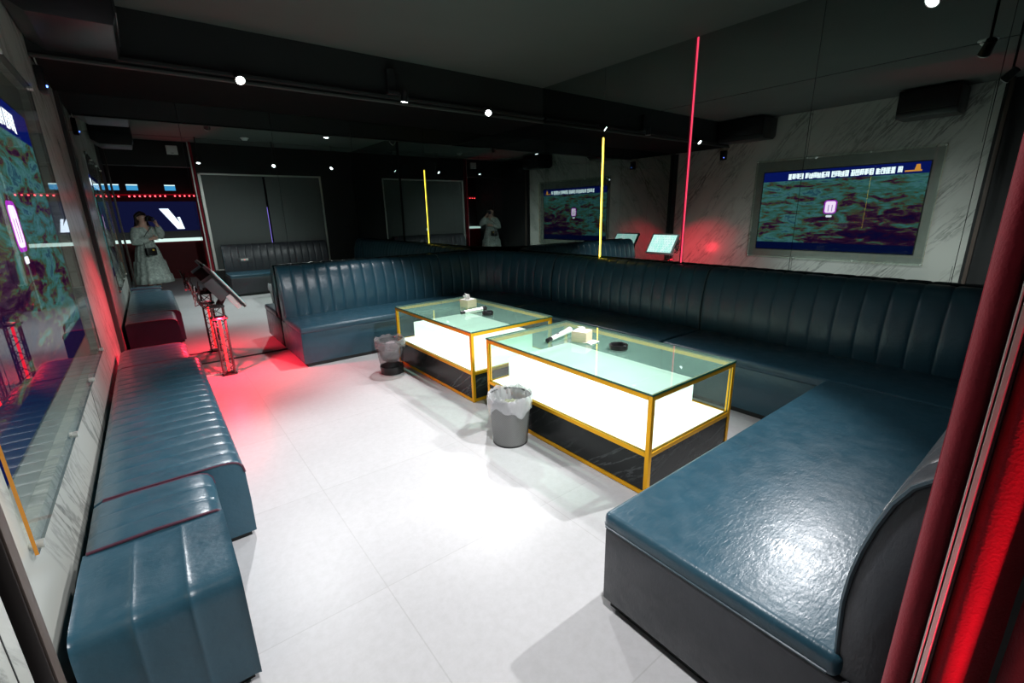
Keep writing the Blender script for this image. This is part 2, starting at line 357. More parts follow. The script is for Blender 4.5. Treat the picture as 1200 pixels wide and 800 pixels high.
# ------------------------------------------------------------------ channelled upholstery
def smooth_path(fn, n):
    pts = [Vector((*fn(i/n), 0)) for i in range(n+1)]
    ln = [0]
    for a, c in zip(pts, pts[1:]): ln.append(ln[-1]+(c-a).length)
    def at(s):
        s = max(0, min(ln[-1], s))
        for i in range(n):
            if s <= ln[i+1] or i == n-1:
                t = (s-ln[i])/max(1e-9, ln[i+1]-ln[i]); p = pts[i].lerp(pts[i+1], t); d = (pts[i+1]-pts[i]).normalized()
                a = pts[max(0, i-1)]; c = pts[min(n, i+2)]; d = (c-a).normalized()
                return p, d
    return at, ln[-1]
T = [0, .035, .10, .22, .36, .5, .64, .78, .90, .965]
def groove(t): return 1-abs(2*t-1)**7
def channels(mb, at, L, n, prof, nrm_left, depth=.0075, fade=None, free=None):
    """sweep a closed profile [(out, z)] along a path, swelling each channel outward"""
    P = len(prof); pn = []
    for k in range(P):
        a = prof[(k-1) % P]; c = prof[(k+1) % P]; t = Vector((c[0]-a[0], c[1]-a[1])); t.normalize(); pn.append(Vector((t.y, -t.x)))
    ss = [(i+t)/n*L for i in range(n) for t in T]+[L]
    ts = [t for i in range(n) for t in T]+[1]
    rows = []
    for s, t in zip(ss, ts):
        p, d = at(s); nv = Vector((-d.y, d.x, 0))*nrm_left
        g = groove(t) if t < 1 else 0
        row = []
        for k, (o, z) in enumerate(prof):
            f = (fade[k] if fade else 1)*depth*(g-1)
            row.append(p+nv*(o+pn[k].x*f)+Vector((0, 0, z+pn[k].y*f)))
        rows.append(row)
    vv = mb.grid(rows, closed_u=True)
    mb.cap(vv[0]); mb.cap(vv[-1][::-1])
    return rows[0], rows[-1]

# backrest profile: (distance from the wall, height), front face from the seat upward then over the top
BP = [(.205, .36), (.218, .50), (.222, .58), (.218, .66), (.207, .74), (.192, .81), (.172, .88), (.146, .935), (.115, .968), (.078, .985), (.04, .988), (.012, .975), (0, .95), (0, .36)]
BF = [1]*9+[.8, .5, .1, 0, 0]

def sofa(name, label, path, n_ch, side, base_poly, seat_poly, seams=(), ends=(), root_loc=None, base_mat=None, group=None):
    t = thing(name, label, 'sofa', root_loc, group)
    at, L = path
    m = MB(); r0, r1 = channels(m, at, L, n_ch, BP, side)
    bk = m.build('backrest', M['leather'], t, ang=60)
    for flag, r in zip(ends, (r0, r1)):
        if flag: MB().tube([r[k] for k in range(0, 12)], .006, 6).build('piping', M['pipe'], bk)
    MB().prism(seat_poly, .355, .425, .022, 4).build('seat', M['leather'], t)
    MB().prism(base_poly, .035, .36, .008, 2).build('base', base_mat or M['leather'], t)
    cx = sum(p[0] for p in base_poly)/len(base_poly); cy = sum(p[1] for p in base_poly)/len(base_poly)
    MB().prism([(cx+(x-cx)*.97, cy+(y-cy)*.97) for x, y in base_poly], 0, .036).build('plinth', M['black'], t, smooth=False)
    return t
WF, WR = YF-.035, XR-.035            # wall lines the backs stand against
def line(a, c): return smooth_path(lambda t: (a[0]+(c[0]-a[0])*t, a[1]+(c[1]-a[1])*t), 4)
def rect(x0, x1, y0, y1): return [(x0, y0), (x1, y0), (x1, y1), (x0, y1)]

sofa('sofa', 'straight teal channel-back leather sofa along the far mirror, beside the red truss stand', line((1.06, WF), (3.055, WF)), 15, -1,
     rect(1.05, 3.055, 4.875, WF), rect(1.045, 3.055, 4.86, WF-.16), ends=(1, 0), root_loc=(2.05, 5.3, 0))
def cfn(t):
    th = t*math.pi/2; e = 2/3.4
    return (3.065+(WR-3.065)*math.sin(th)**e, 4.23+(WF-4.23)*math.cos(th)**e)
sofa('corner_sofa', 'curved teal leather corner sofa section in the angle of the two mirror walls', smooth_path(cfn, 60), 13, -1,
     [(3.065, 4.875), (3.31, 4.875), (3.31, 4.23), (WR, 4.23), (WR, 5.3), (3.85, WF), (3.065, WF)],
     [(3.065, 4.86), (3.295, 4.86), (3.295, 4.23), (WR-.16, 4.23), (WR-.16, 5.1), (3.7, WF-.16), (3.065, WF-.16)], ends=(1, 1), root_loc=(3.6, 4.9, 0))
sofa('sofa', 'teal channel-back leather sofa behind the glass tables, under the yellow light strip', line((WR, 4.21), (WR, 2.205)), 15, -1,
     rect(3.31, WR, 2.2, 4.21), rect(3.295, WR-.16, 2.2, 4.21), ends=(0, 1), root_loc=(3.7, 3.2, 0))
sofa('sofa', 'dark teal channel-back leather sofa under the mirrored television, next to the red curtain', line((WR, 2.185), (WR, .26)), 13, -1,
     rect(3.31, WR, .26, 2.185), rect(3.295, WR-.16, .26, 2.185), ends=(1, 1), root_loc=(3.7, 1.2, 0))

# near chaise with its back to the doorway wall
t = thing('chaise_sofa', 'wide shiny teal leather chaise with dark front panel beside the red velvet curtain', 'sofa', (2.2, .5, 0))
BP2 = [(o*1.0, z-.005) for o, z in BP]
m = MB(); at, L = line((3.285, .012), (1.175, .012))
r0, r1 = channels(m, at, L, 15, BP2, -1)
bk = m.build('backrest', M['leather2'], t, ang=60)
MB().tube([r1[k] for k in range(0, 12)], .006, 6).build('piping', M['pipe'], bk)
MB().box(1.152, 3.285, .20, .962, .352, .425, .024, 4).build('seat', M['leather'], t)
MB().box(1.158, 3.28, .012, .955, .035, .358, .01, 2).build('base', M['leather2'], t)
MB().tube([(1.153, .225, .368), (1.153, .945, .368), (1.17, .963, .368), (3.27, .963, .368)], .0045, 6).build('piping', M['pipe'], t)
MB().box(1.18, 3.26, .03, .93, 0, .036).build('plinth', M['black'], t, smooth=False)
# call panel on the chaise back, seen in the mirror
cp = thing('call_panel', 'small dark call panel with one red light on the chaise backrest', 'panel', (1.55, .24, .62))
MB().box(1.43, 1.70, .2295, .2345, .61, .71, .001).build('plate', M['gplastic'], cp)
MB().box(1.48, 1.62, .2343, .2365, .635, .685, .0008).build('button_bar', M['steel'], cp)
MB().ball((1.55, .2365, .66), .008, n=10).build('indicator', emis('indicator_red', (1, .1, .1), 6), cp)

# ------------------------------------------------------------------ benches along the left wall
def bench_profile(wd):      # (distance from wall, height)
    return [(.0, .40), (.03, .418), (.12, .424), (.28, .424), (wd-.09, .424), (wd-.045, .419), (wd-.018, .407), (wd-.004, .385), (wd, .35), (wd+.002, .2), (wd, .03), (0, .03)]
BX = XL+.035
def bench(label, y0, y1, n, wd, end=None, far=False):
    t = thing('bench', label, 'bench', (BX+wd/2, (y0+y1)/2, 0))
    pr = bench_profile(wd)[::-1]; fd = [0, 0, .0, .15, .5, 1, 1, 1, 1, 1, .5, 0]
    m = MB(); at, L = line((BX, y0), (BX, y1)); r0, r1 = channels(m, at, L, n, pr, -1, .0055, fd)
    s = m.build('seat', M['leather'], t, ang=60)
    for r in (r0, r1): MB().tube([r[k] for k in range(3, 11)], .0045, 6).build('piping', M['redpipe'], s)
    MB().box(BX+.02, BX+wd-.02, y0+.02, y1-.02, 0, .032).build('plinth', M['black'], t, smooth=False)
    return t
bench('long teal channelled leather bench along the marble wall, gathered at its near corner', 2.30, 4.45, 18, .53)
bench('short dark channelled bench at the far mirror end of the marble wall', 4.47, 5.08, 5, .47)
nb = bench('short teal bench nearest the doorway with a channelled end panel and wine piping', 1.915, 2.28, 3, .405)
# its end section: channels run towards the doorway and down the end face
y0, y1 = 1.475, 1.91
pr = [(0, .03), (-.002, .2), (0, .36), (.003, .392), (.012, .410), (.028, .420), (.07, .425), (.30, .426), (y1-y0, .420), (y1-y0, .03)]
m = MB(); at, L = line((BX, y0), (BX+.405, y0)); r0, r1 = channels(m, at, L, 3, pr, 1, .0045, [1, 1, 1, 1, 1, 1, 1, .8, .3, 0])
s = m.build('end_section', M['leather'], nb, ang=60)
MB().tube([(BX+.01, y1, .424), (BX+.2, y1, .43), (BX+.385, y1, .424), (BX+.40, y1, .412)], .006, 6).build('piping', M['redpipe'], s)
MB().box(BX+.02, BX+.385, y0+.02, y1, 0, .032).build('plinth', M['black'], nb, smooth=False)
# ------------------------------------------------------------------ glass tables
def table(label, x0, x1, y0, y1):
    t = thing('glass_table', label, 'table', ((x0+x1)/2, (y0+y1)/2, 0), 'lit glass tables')
    q = .026; zt, zm = .588, .262
    f = MB()
    for x in (x0, x1-q):
        for y in (y0, y1-q): f.box(x, x+q, y, y+q, 0, zt, .002)
    for z0, z1 in ((zt-q, zt), (zm-q, zm), (.004, .004+q)):
        for x in (x0, x1-q): f.box(x, x+q, y0+q, y1-q, z0, z1, .002)
        for y in (y0, y1-q): f.box(x0+q, x1-q, y, y+q, z0, z1, .002)
    f.build('frame', M['gold'], t, smooth=False)
    def slab(nm, a, gm, edge_axis):
        m = MB().box(*a)
        for fc in m.b.faces:
            if abs(fc.normal[edge_axis]) < .5: fc.material_index = 1
        return m.build(nm, [gm, M['edge']], t, smooth=False)
    slab('glass_top', (x0-.002, x1+.002, y0-.002, y1+.002, zt+.001, zt+.012), M['topglass'], 2)
    for x in (x0+.008, x1-.016): slab('glass_pane', (x, x+.008, y0+q, y1-q, zm, zt-q), M['pane'], 0)
    for y in (y0+.008, y1-.016): slab('glass_pane', (x0+q, x1-q, y, y+.008, zm, zt-q), M['pane'], 1)
    for x in (x0+.006, x1-.018): MB().box(x, x+.012, y0+q, y1-q, .004+q, zm-q).build('marble_panel', M['bmarble'], t, smooth=False)
    for y in (y0+.006, y1-.018): MB().box(x0+q, x1-q, y, y+.012, .004+q, zm-q).build('marble_panel', M['bmarble'], t, smooth=False)
    MB().box(x0+.02, x1-.02, y0+.02, y1-.02, zm-.012, zm-.004).build('lit_shelf', M['lit'], t, smooth=False)
    MB().box(x0+.17, x1-.022, y0+.25, y1-.05, zm-.003, .42, .006, 3).build('light_box', M['glowbox'], t, smooth=False)
    return t
table('gold-framed lit glass table nearest the camera, with a white flashlight microphone on it', 1.872, 2.716, 1.271, 2.749)
table('gold-framed lit glass table further from the camera, with a black-headed microphone on it', 1.876, 2.749, 2.965, 4.395)
ZT = .6005

# tissue boxes
def tissue_box(label, c, rz, s, tuft):
    t = thing('tissue_box', label, 'tissue box', (c[0], c[1], ZT))
    R = Matrix.Rotation(rz, 3, 'Z')
    MB().obox((c[0], c[1], ZT+s[2]/2), s, R, .003).build('box', M['card'], t)
    MB().obox((c[0], c[1], ZT+s[2]+.0012), (s[0]*.96, s[1]*.96, .0022), R, .0008).build('lid', M['paper'], t)
    m = MB(); rows = []
    for i in range(6):
        r = []
        for jx in range(9):
            u = jx/8-.5; v = i/5
            p = R @ Vector((u*s[0]*(.45+.25*v)+tuft[0]*v, (math.sin(jx*1.9)*.012+.004*math.sin(i*2+jx))*(1+v)+tuft[1]*v, 0))
            r.append((c[0]+p.x, c[1]+p.y, ZT+s[2]+.001+tuft[2]*v*(1-.35*abs(u*2))))
        rows.append(r)
    m.grid(rows); o = m.build('tissue', M['paper'], t)
    md = o.modifiers.new('thick', 'SOLIDIFY'); md.thickness = .001
    return t
tissue_box('square tissue box with flat white tissue on the nearer glass table', (2.345, 2.215), .35, (.115, .115, .075), (.03, .02, .018))
tissue_box('cream tissue box with a tall white tissue on the far glass table', (2.43, 3.86), .2, (.125, .115, .075), (-.02, 0, .06))
nap = MB(); rows = [[(2.30+.11*i/4+.01*math.sin(jj), 2.085+.075*jj/4+.004*i, ZT+.0015+.006*abs(math.sin(i*1.3+jj*.7))) for i in range(5)] for jj in range(5)]
nap.grid(rows); o = nap.build('napkin', M['paper']); md = o.modifiers.new('thick', 'SOLIDIFY'); md.thickness = .0008
tag(o, 'folded white napkin lying against the tissue box on the nearer glass table', 'napkin')

def ashtray(label, c, r):
    t = thing('ashtray', label, 'ashtray', (c[0], c[1], ZT))
    MB().lathe((c[0], c[1], ZT), [(.001, .002), (r*.9, 0), (r, .004), (r, .030), (r*.97, .034), (r*.86, .034), (r*.82, .030), (r*.78, .010), (.001, .008)], 36).build('bowl', M['bplastic'], t)
    for a in (.4, 2.5, 4.6):
        MB().obox((c[0]+r*.92*math.cos(a), c[1]+r*.92*math.sin(a), ZT+.0345), (r*.3, .012, .005), Matrix.Rotation(a, 3, 'Z'), .001).build('notch_rest', M['gplastic'], t)
ashtray('round black ashtray alone on the nearer glass table', (2.375, 1.905), .062)
ashtray('round black ashtray beside the microphone on the far glass table', (2.345, 3.40), .052)

# microphones
def microphone(label, a, c, white):
    a, c = Vector(a), Vector(c); d = (c-a).normalized(); r = .021
    t = thing('microphone', label, 'microphone', ((a.x+c.x)/2, (a.y+c.y)/2, ZT))
    L = (c-a).length; P = lambda u: a+d*L*u
    MB().cyl(P(.16), P(.80), r*.72, r*.95, 20).build('handle', M['wplastic'] if white else M['steel'], t)
    MB().cyl(P(.02), P(.165), r*.80, r*.80, 20).build('end_cap', M['bplastic'], t)
    if white:
        MB().cyl(P(0), P(.025), r*.6, r*.6, 16).build('antenna_tip', M['bplastic'], t)
        MB().cyl(P(.80), P(1), r*.95, r*1.1, 20).build('head', M['wplastic'], t)
        MB().obox(P(.45)+Vector((0, 0, r*.8)), (.035, .014, .006), Matrix.Rotation(math.atan2(d.y, d.x), 3, 'Z'), .002).build('switch', M['gplastic'], t)
    else:
        MB().cyl(P(.80), P(.84), r*1.1, r*1.1, 20).build('ring', M['steel'], t)
        MB().ball(P(.92), r*1.35, (1, 1, 1), 18).build('grille', M['bplastic'], t)
microphone('white cordless microphone propped against the tissue box on the nearer table', (2.10, 2.32, ZT+.022), (2.41, 2.40, ZT+.036), True)
microphone('microphone with white handle and black grille lying on the far table', (2.165, 3.585, ZT+.018), (2.43, 3.545, ZT+.028), False)

# ------------------------------------------------------------------ waste bins
def bin_(label, c, r0, r1, h, bm, bag, stuffm, base_h):
    t = thing('waste_bin', label, 'bin', (c[0], c[1], 0), 'mesh waste bins beside the tables')
    MB().lathe((c[0], c[1], 0), [(r0, base_h-.002), (r0+(r1-r0)*.5, h*.5), (r1, h)], 48).build('mesh_wall', bm, t)
    rb = r0+(r1-r0)*base_h/h
    MB().lathe((c[0], c[1], 0), [(.001, 0), (r0, 0), (r0+.001, .003), (rb+.001, base_h), (rb-.004, base_h), (r0-.005, .008), (.001, .008)], 48).build('bottom', M['bplastic'], t)
    MB().tube([(c[0]+r1*math.cos(k*math.pi/24), c[1]+r1*math.sin(k*math.pi/24), h-.006) for k in range(48)], .0045, 8, True).build('rim', M['gplastic'], t)
    rnd = random.Random(int(c[1]*100)); ph = [rnd.uniform(0, 6.3) for _ in range(12)]
    n = 120; rows = []
    prof = [(1.05, -.085), (1.075, -.065), (1.06, -.045), (1.075, -.02), (1.06, 0), (1.04, .012), (.98, .010), (.93, -.012), (.88, -.05), (.84, -.09), (.74, -.14), (.6, -.185), (.3, -.215), (.01, -.22)]
    for k, (q, dz) in enumerate(prof):
        row = []
        for jj in range(n):
            a = 2*math.pi*jj/n
            cr = .016*math.sin(7*a+ph[0]+.6*k)+.014*math.sin(13*a+ph[1]-.9*k)+.013*abs(math.sin(9.5*a+ph[2]+.4*k))+.008*math.sin(31*a+ph[3]+1.9*k)
            amp = 1.0 if k < 6 else 2.6
            zz = dz*(1+.28*math.sin(3*a+ph[4])+.16*math.sin(8*a+ph[5])) if k < 4 else dz+(.010*math.sin(6*a+ph[6]+k)+.007*math.sin(17*a+ph[7]+2*k))*(1 if k > 3 else 0)
            rr = r1*q*(1+max(-.012 if k < 7 else -1, cr)*amp)
            row.append((c[0]+rr*math.cos(a), c[1]+rr*math.sin(a), h+zz))
        rows.append(row)
    m = MB(); m.grid(rows, closed_u=True); m.build('bag', bag, t, ang=25)
    m = MB()
    for k in range(8):
        a = rnd.uniform(0, 6.3); q = rnd.uniform(.2, 1)*r0*.6
        m.ball((c[0]+q*math.cos(a), c[1]+q*math.sin(a), h-.11+rnd.uniform(0, .06)), .042, (rnd.uniform(.7, 1.2), rnd.uniform(.6, 1), rnd.uniform(.4, .9)), 8)
    for v in m.b.verts: v.co += Vector((rnd.uniform(-1, 1), rnd.uniform(-1, 1), rnd.uniform(-1, 1)))*.009
    m.build('rubbish', stuffm, t, smooth=False)
    return t
bagc = glass('clear_bag', (.90, .90, .90), 1.4, .42, (.86, .86, .88), 1.0)
bagd = glass('smoky_bag', (.8, .78, .78), 1.4, .22, (.8, .74, .76), .8)
bin_('smoky see-through waste bin with pinkish rubbish beside the far glass table', (1.685, 4.145), .108, .137, .335, mesh_bin_mat('smoky_mesh', (.03, .03, .033), .62), bagd, mat('pinkish_paper', (.62, .47, .52), .8, 0, .4, 20), .075)
bin_('silvery grey waste bin with a clear bag beside the nearer glass table', (1.715, 2.265), .118, .140, .335, mesh_bin_mat('silver_mesh', (.24, .24, .235), .10), bagc, mat('olive_rubbish', (.30, .32, .22), .7, 0, .6, 20), .012)

# ------------------------------------------------------------------ television behind its glass pane
SX = XL-RD
tv = thing('television', 'large wall television behind a glass pane in the marble wall', 'television', (SX, 2.88, .78))
MB().box(SX-.010, SX+.001, RY0+.002, RY1-.002, RZ0+.002, RZ1-.002).build('surround', mat('tv_surround', (.27, .285, .265), .45, 0, .2, 9), tv, smooth=False)
SY0, SY1, SZ0, SZ1 = 1.745, 3.965, .80, 2.075
MB().box(SX+.0012, SX+.004, SY0-.015, SY1+.015, SZ0-.015, SZ1+.015, .002).build('bezel', M['bplastic'], tv, smooth=False)
scr = MB().box(SX+.0035, SX+.006, SY0, SY1, SZ0, SZ1).build('screen', screen_mat(), tv, smooth=False, loc=(SX, 2.88, SZ0))
# caption: rows of small square characters, logo, microphone badge
rnd = random.Random(3); x0 = SX+.0062; y = 2.05
cw = .059
for nch in (1, 4, 5, 4, 6, 4):
    cm = MB(); cm.box(x0, x0+.0008, y, y+cw*(nch-.12), 1.981, 1.990)
    for k in range(nch):
        z0, z1 = 1.947, 2.024
        for zz in sorted(rnd.sample([0, .25, .5, .75, 1], 4)): cm.box(x0, x0+.001, y, y+cw*.88, z0+(z1-z0)*zz-.0062, z0+(z1-z0)*zz+.0062)
        for yy in rnd.sample([.1, .3, .5, .72, .9], 3): cm.box(x0, x0+.001, y+cw*.88*yy-.006, y+cw*.88*yy+.006, z0, z1)
        y += cw
    cm.build('caption_word', M.setdefault('cap', emis('caption_white', (.85, .9, 1), 3)), scr, smooth=False)
    y += .022
lg = MB(); lg.box(x0, x0+.001, 1.83, 2.02, 1.95, 1.97); lg.prism([(0, 0), (.07, 0), (.055, .075), (.015, .075)], 0, .001)
for v in lg.b.verts:
    if v.co.x > -.3: v.co = Vector((x0+v.co.z, 1.845+v.co.x, 1.97+v.co.y))
lg.build('logo', emis('logo_orange', (1, .38, .06), 1.6), scr, smooth=False)
def badge(x, d, y0, y1, z0, z1, r):
    m = MB(); ps = []
    for cy, cz, a0 in ((y1-r, z1-r, 0), (y0+r, z1-r, 90), (y0+r, z0+r, 180), (y1-r, z0+r, 270)):
        for k in range(7): a = math.radians(a0+15*k); ps.append((cy+r*math.cos(a), cz+r*math.sin(a)))
    m.prism(ps, 0, d)
    for v in m.b.verts: v.co = Vector((x+v.co.z, v.co.x, v.co.y))
    return m
mc = badge(x0, .001, 2.81, 2.955, 1.40, 1.575, .03); mc.build('microphone_badge', emis('badge_pink', (1, .72, 1), 2.6), scr, smooth=False)
mh = badge(x0-.0002, .0008, 2.792, 2.973, 1.382, 1.593, .042); mh.build('badge_border', emis('badge_violet', (.65, .05, .9), 1.2), scr, smooth=False)
ml = badge(x0, .0012, 2.843, 2.927, 1.330, 1.362, .0155); ml.build('badge_foot', emis('badge_white', (.9, .85, 1), 2.2), scr, smooth=False)
for yy in (2.85, 2.90):
    MB().box(x0+.0008, x0+.0016, yy, yy+.012, 1.42, 1.52).build('badge_bar', emis('badge_bar', (.75, .45, .95), 1.3), scr, smooth=False)
# the pane on stand-offs
pn = thing('cover_pane', 'clear glass pane on small clips covering the television recess', 'glass pane', (XL+.01, 2.85, .64))
m = MB().box(XL+.010, XL+.018, 1.60, 4.10, .645, 2.28)
for fc in m.b.faces:
    if abs(fc.normal.x) < .5: fc.material_index = 2 if fc.normal.y < -.5 else 1
m.build('pane', [M['tvpane'], mat('pane_edge', (.16, .17, .15), .25), mat('warm_lit_edge', (.75, .30, .03), .25)], pn, smooth=False)  # near edge coloured orange for the warm light it catches
for y in (1.62, 2.45, 3.30, 4.08):
    for z in (.665, 2.26):
        m = MB().cyl((XL+.0005, y, z), (XL+.012, y, z), .008, n=12); m.cyl((XL+.017, y, z), (XL+.030, y, z), .012, n=14); m.build('clip', M['steel'], pn)

# ------------------------------------------------------------------ speakers / wall gear
def speaker(label, y0, y1, x1):
    t = thing('wall_speaker', label, 'speaker', ((XL+x1)/2, (y0+y1)/2, 2.60), 'black box speakers high on the marble wall')
    pts = [(XL+.01, 2.93), (x1, 2.93), (x1, 2.66), (x1-.02, 2.60), (XL+.10, 2.60), (XL+.01, 2.66)]
    m = MB(); lo = [m.b.verts.new((x, y0, z)) for x, z in pts]; hi = [m.b.verts.new((x, y1, z)) for x, z in pts]
    m.b.faces.new(lo); m.b.faces.new(hi[::-1])
    for i in range(6): m.b.faces.new((lo[i], hi[i], hi[(i+1) % 6], lo[(i+1) % 6]))
    m._bev(list(m.b.verts), .006); m.build('cabinet', M['bplastic'], t)
    MB().box(x1-.004, x1+.008, y0+.03, y1-.03, 2.68, 2.91, .003).build('grille', M['bplastic'], t)
    MB().box(XL+.0, XL+.02, (y0+y1)/2-.05, (y0+y1)/2+.05, 2.72, 2.88).build('bracket', M['black'], t)
speaker('black box speaker high on the marble wall, nearer the far mirror', 3.84, 4.60, .09)
speaker('black box speaker high on the marble wall, nearer the doorway', 1.50, 2.12, .09)
rc = thing('signal_receiver', 'small black receiver with blue light hanging by the top of the marble wall', 'receiver', (XL+.03, 4.72, 2.36))
MB().box(XL+.005, XL+.045, 4.66, 4.78, 2.36, 2.52, .006).build('case', M['bplastic'], rc)
MB().ball((XL+.046, 4.70, 2.40), .008, n=10).build('blue_light', emis('receiver_blue', (.1, .2, 1), 8), rc)
MB().tube([(XL+.025, 4.72, 2.52), (XL+.02, 4.70, 2.57)], .004, 6).build('cable', M['wplastic'], rc)

# ------------------------------------------------------------------ yellow LED strip and painted red seam glow in the mirror joints
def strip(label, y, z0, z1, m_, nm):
    t = thing('seam_strip', label, 'light strip', (XR-.006, y, z0))
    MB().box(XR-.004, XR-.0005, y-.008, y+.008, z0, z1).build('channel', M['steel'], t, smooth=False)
    MB().box(XR-.009, XR-.004, y-.006, y+.006, z0+.003, z1-.003, .001).build('diffuser', m_, t, smooth=False)  # on the red seam this only carries the painted glow
    if nm == 'r': MB().box(XR-.024, XR-.0005, y+.008, y+.010, z0, z1).build('lip', M['bplastic'], t, smooth=False)  # added shield keeps the painted red seam glow out of the far mirror
strip('glowing yellow vertical light strip on the mirror above the sofa', 3.65, .985, 2.275, M['yellow_led'], 'y')
strip('thin pink-red vertical mirror seam reaching the ceiling, its red reflection painted as glow', 2.59, .99, 2.955, M['red_seam_glow'], 'r')

# ------------------------------------------------------------------ spotlights
def spot(i, p, aim, watt, cone):
    p = Vector(p); d = (Vector(aim)-p).normalized()
    lab = ['far row spotlight left of the bracket, glaring white under the soffit', 'middle far row spotlight under the dark ceiling bracket', 'far row spotlight nearest the room corner, glaring white',
           'near row spotlight in the middle of the room width', 'near row spotlight close to the right mirror wall', 'near row spotlight closest to the marble wall'][i]
    t = thing('spotlight', lab, 'spotlight', p, 'track spotlights')
    top = 2.575 if i < 3 else H
    body = MB().cyl(p-d*.11, p-d*.012, .030, .036, 20); body.build('body', M['bplastic'], t)
    ring = MB(); ring.tube([p-d*.010+(d.orthogonal().normalized()*.034*math.cos(a*math.pi/10)+d.cross(d.orthogonal().normalized())*.034*math.sin(a*math.pi/10)) for a in range(20)], .004, 6, True)
    ring.build('rim', M['steel'], t)
    MB().cyl(p-d*.014, p-d*.008, .029, n=20).build('lens', M['lens'], t)
    q = p-d*.07
    if i < 3: MB().tube([q, (q.x, q.y+.05, q.z+.05), (q.x, 4.615, 2.62)], .008, 8).build('stem', M['bplastic'], t)
    else: MB().tube([q, (q.x, q.y, H)], .009, 8).build('stem', M['bplastic'], t)
    l = bpy.data.lights.new('bulb', 'SPOT'); l.energy = watt; l.spot_size = math.radians(cone); l.spot_blend = .7; l.shadow_soft_size = .025; l.color = (.98, .98, 1)
    o = bpy.data.objects.new('bulb', l); C.objects.link(o); o.parent = t; o.location = d*.012
    o.rotation_euler = d.to_track_quat('-Z', 'Y').to_euler()
for i, (p, a, wt, cone) in enumerate(SPOTS): spot(i, p, a, wt, cone)
tr = MB(); tr.box(XL+.45, XR-.02, 4.600, 4.650, 2.60, 2.628, .003)
tag(tr.build('light_track', M['beam'], smooth=False), 'long dark lighting track on the face of the far soffit', 'track')
br = MB(); br.box(2.10, 2.18, 4.60, 4.649, 2.63, 2.86, .004); br.box(2.08, 2.24, 4.56, 4.65, 2.63, 2.66, .004)
tag(br.build('ceiling_bracket', M['black'], smooth=False), 'dark bracket over the middle spotlight on the far soffit', 'bracket')
dt = thing('smoke_detector', 'round white smoke detector on the ceiling seen in the mirror', 'detector', (1.78, 1.08, H))
MB().lathe((1.78, 1.08, H), [(.001, -.045), (.04, -.045), (.055, -.03), (.06, -.012), (.075, -.01), (.075, 0), (.001, 0)], 28).build('case', M['wplastic'], dt)
MB().ball((1.80, 1.06, H-.046), .006, n=8).build('indicator', M['redpipe'], dt)

# ------------------------------------------------------------------ song kiosk on its truss stand
K = (.408, 5.20)
kt = thing('truss_stand', 'black truss pillar stand glowing with red light by the far mirror', 'stand', (K[0], K[1], 0))
MB().box(K[0]-.065, K[0]+.065, K[1]-.065, K[1]+.065, 0, .012, .003).build('foot_plate', M['bplastic'], kt)
MB().box(K[0]-.07, K[0]+.07, K[1]-.07, K[1]+.07, .565, .585, .003).build('collar', M['bplastic'], kt)
MB().box(K[0]-.06, K[0]+.06, K[1]-.06, K[1]+.06, .68, .70, .003).build('top_plate', M['bplastic'], kt)
h = .048; cs = [(K[0]+sx*h, K[1]+sy*h) for sx, sy in ((-1, -1), (1, -1), (1, 1), (-1, 1))]
for x, y in cs: MB().cyl((x, y, .012), (x, y, .68), .0075, n=10).build('chord', M['dchrome'], kt)
m = MB()
for i in range(4):
    a, c = cs[i], cs[(i+1) % 4]
    nz = 8
    for k in range(nz):
        z0 = .02+k*.66/nz; z1 = .02+(k+1)*.66/nz
        p, q = (a, c) if k % 2 == 0 else (c, a)
        m.cyl((*p, z0), (*q, z1), .004, n=6)
m.build('lattice', M['dchrome'], kt)
MB().cyl((K[0], K[1], .03), (K[0], K[1], .56), .011, n=10).build('red_tube', M['red_glow'], kt)
for z, e_ in ((.10, 75), (.63, 42)):
    l = bpy.data.lights.new('red_lamp', 'SPOT'); l.spot_size = math.radians(165 if z < .5 else 120); l.spot_blend = .4; l.energy = e_; l.color = (1, .02, .05); l.shadow_soft_size = .012
    o = bpy.data.objects.new('red_lamp', l); C.objects.link(o); o.parent = kt; o.location = ((.0, -.10, .60) if z < .5 else (-.12, -.03, .72))
    if z > .5: o.rotation_euler = Vector((-.7, -.15, -.2)).to_track_quat('-Z', 'Y').to_euler()
# touch screen, tilted, facing the right mirror
ks = thing('song_kiosk', 'tilted touch screen console on top of the red truss stand', 'console', (K[0]+.1, 5.28, .70))
yk0, yk1 = 5.0, 5.58
lo, hi = Vector((.635, 0, .69)), Vector((.40, 0, 1.05)); d = (hi-lo).normalized(); nrm = Vector((d.z, 0, -d.x))
ang = math.atan2(d.z, d.x)
def kbox(a0, a1, n0, n1, y0, y1, r=.004):
    m = MB(); c = lo+d*(a0+a1)/2+nrm*(n0+n1)/2; c.y = (y0+y1)/2
    R = Matrix((d, Vector((0, 1, 0)), nrm)).transposed()
    return m.obox(c, (a1-a0, y1-y0, n1-n0), R, r)
Lk = (hi-lo).length
kbox(0, Lk, -.02, 0, yk0, yk1).build('back_shell', M['bplastic'], ks)
kbox(0, Lk, 0, .012, yk0, yk1, .003).build('bezel', M['wplastic'], ks)
sm = bpy.data.materials.new('menu_picture'); sm.use_nodes = True; N = sm.node_tree.nodes; Lk_ = sm.node_tree.links; N.clear()
tc = N.new('ShaderNodeTexCoord'); br_ = N.new('ShaderNodeTexBrick'); br_.inputs['Color1'].default_value = (.55, .95, .85, 1); br_.inputs['Color2'].default_value = (.9, 1, 1, 1); br_.inputs['Mortar'].default_value = (.1, .5, .5, 1)
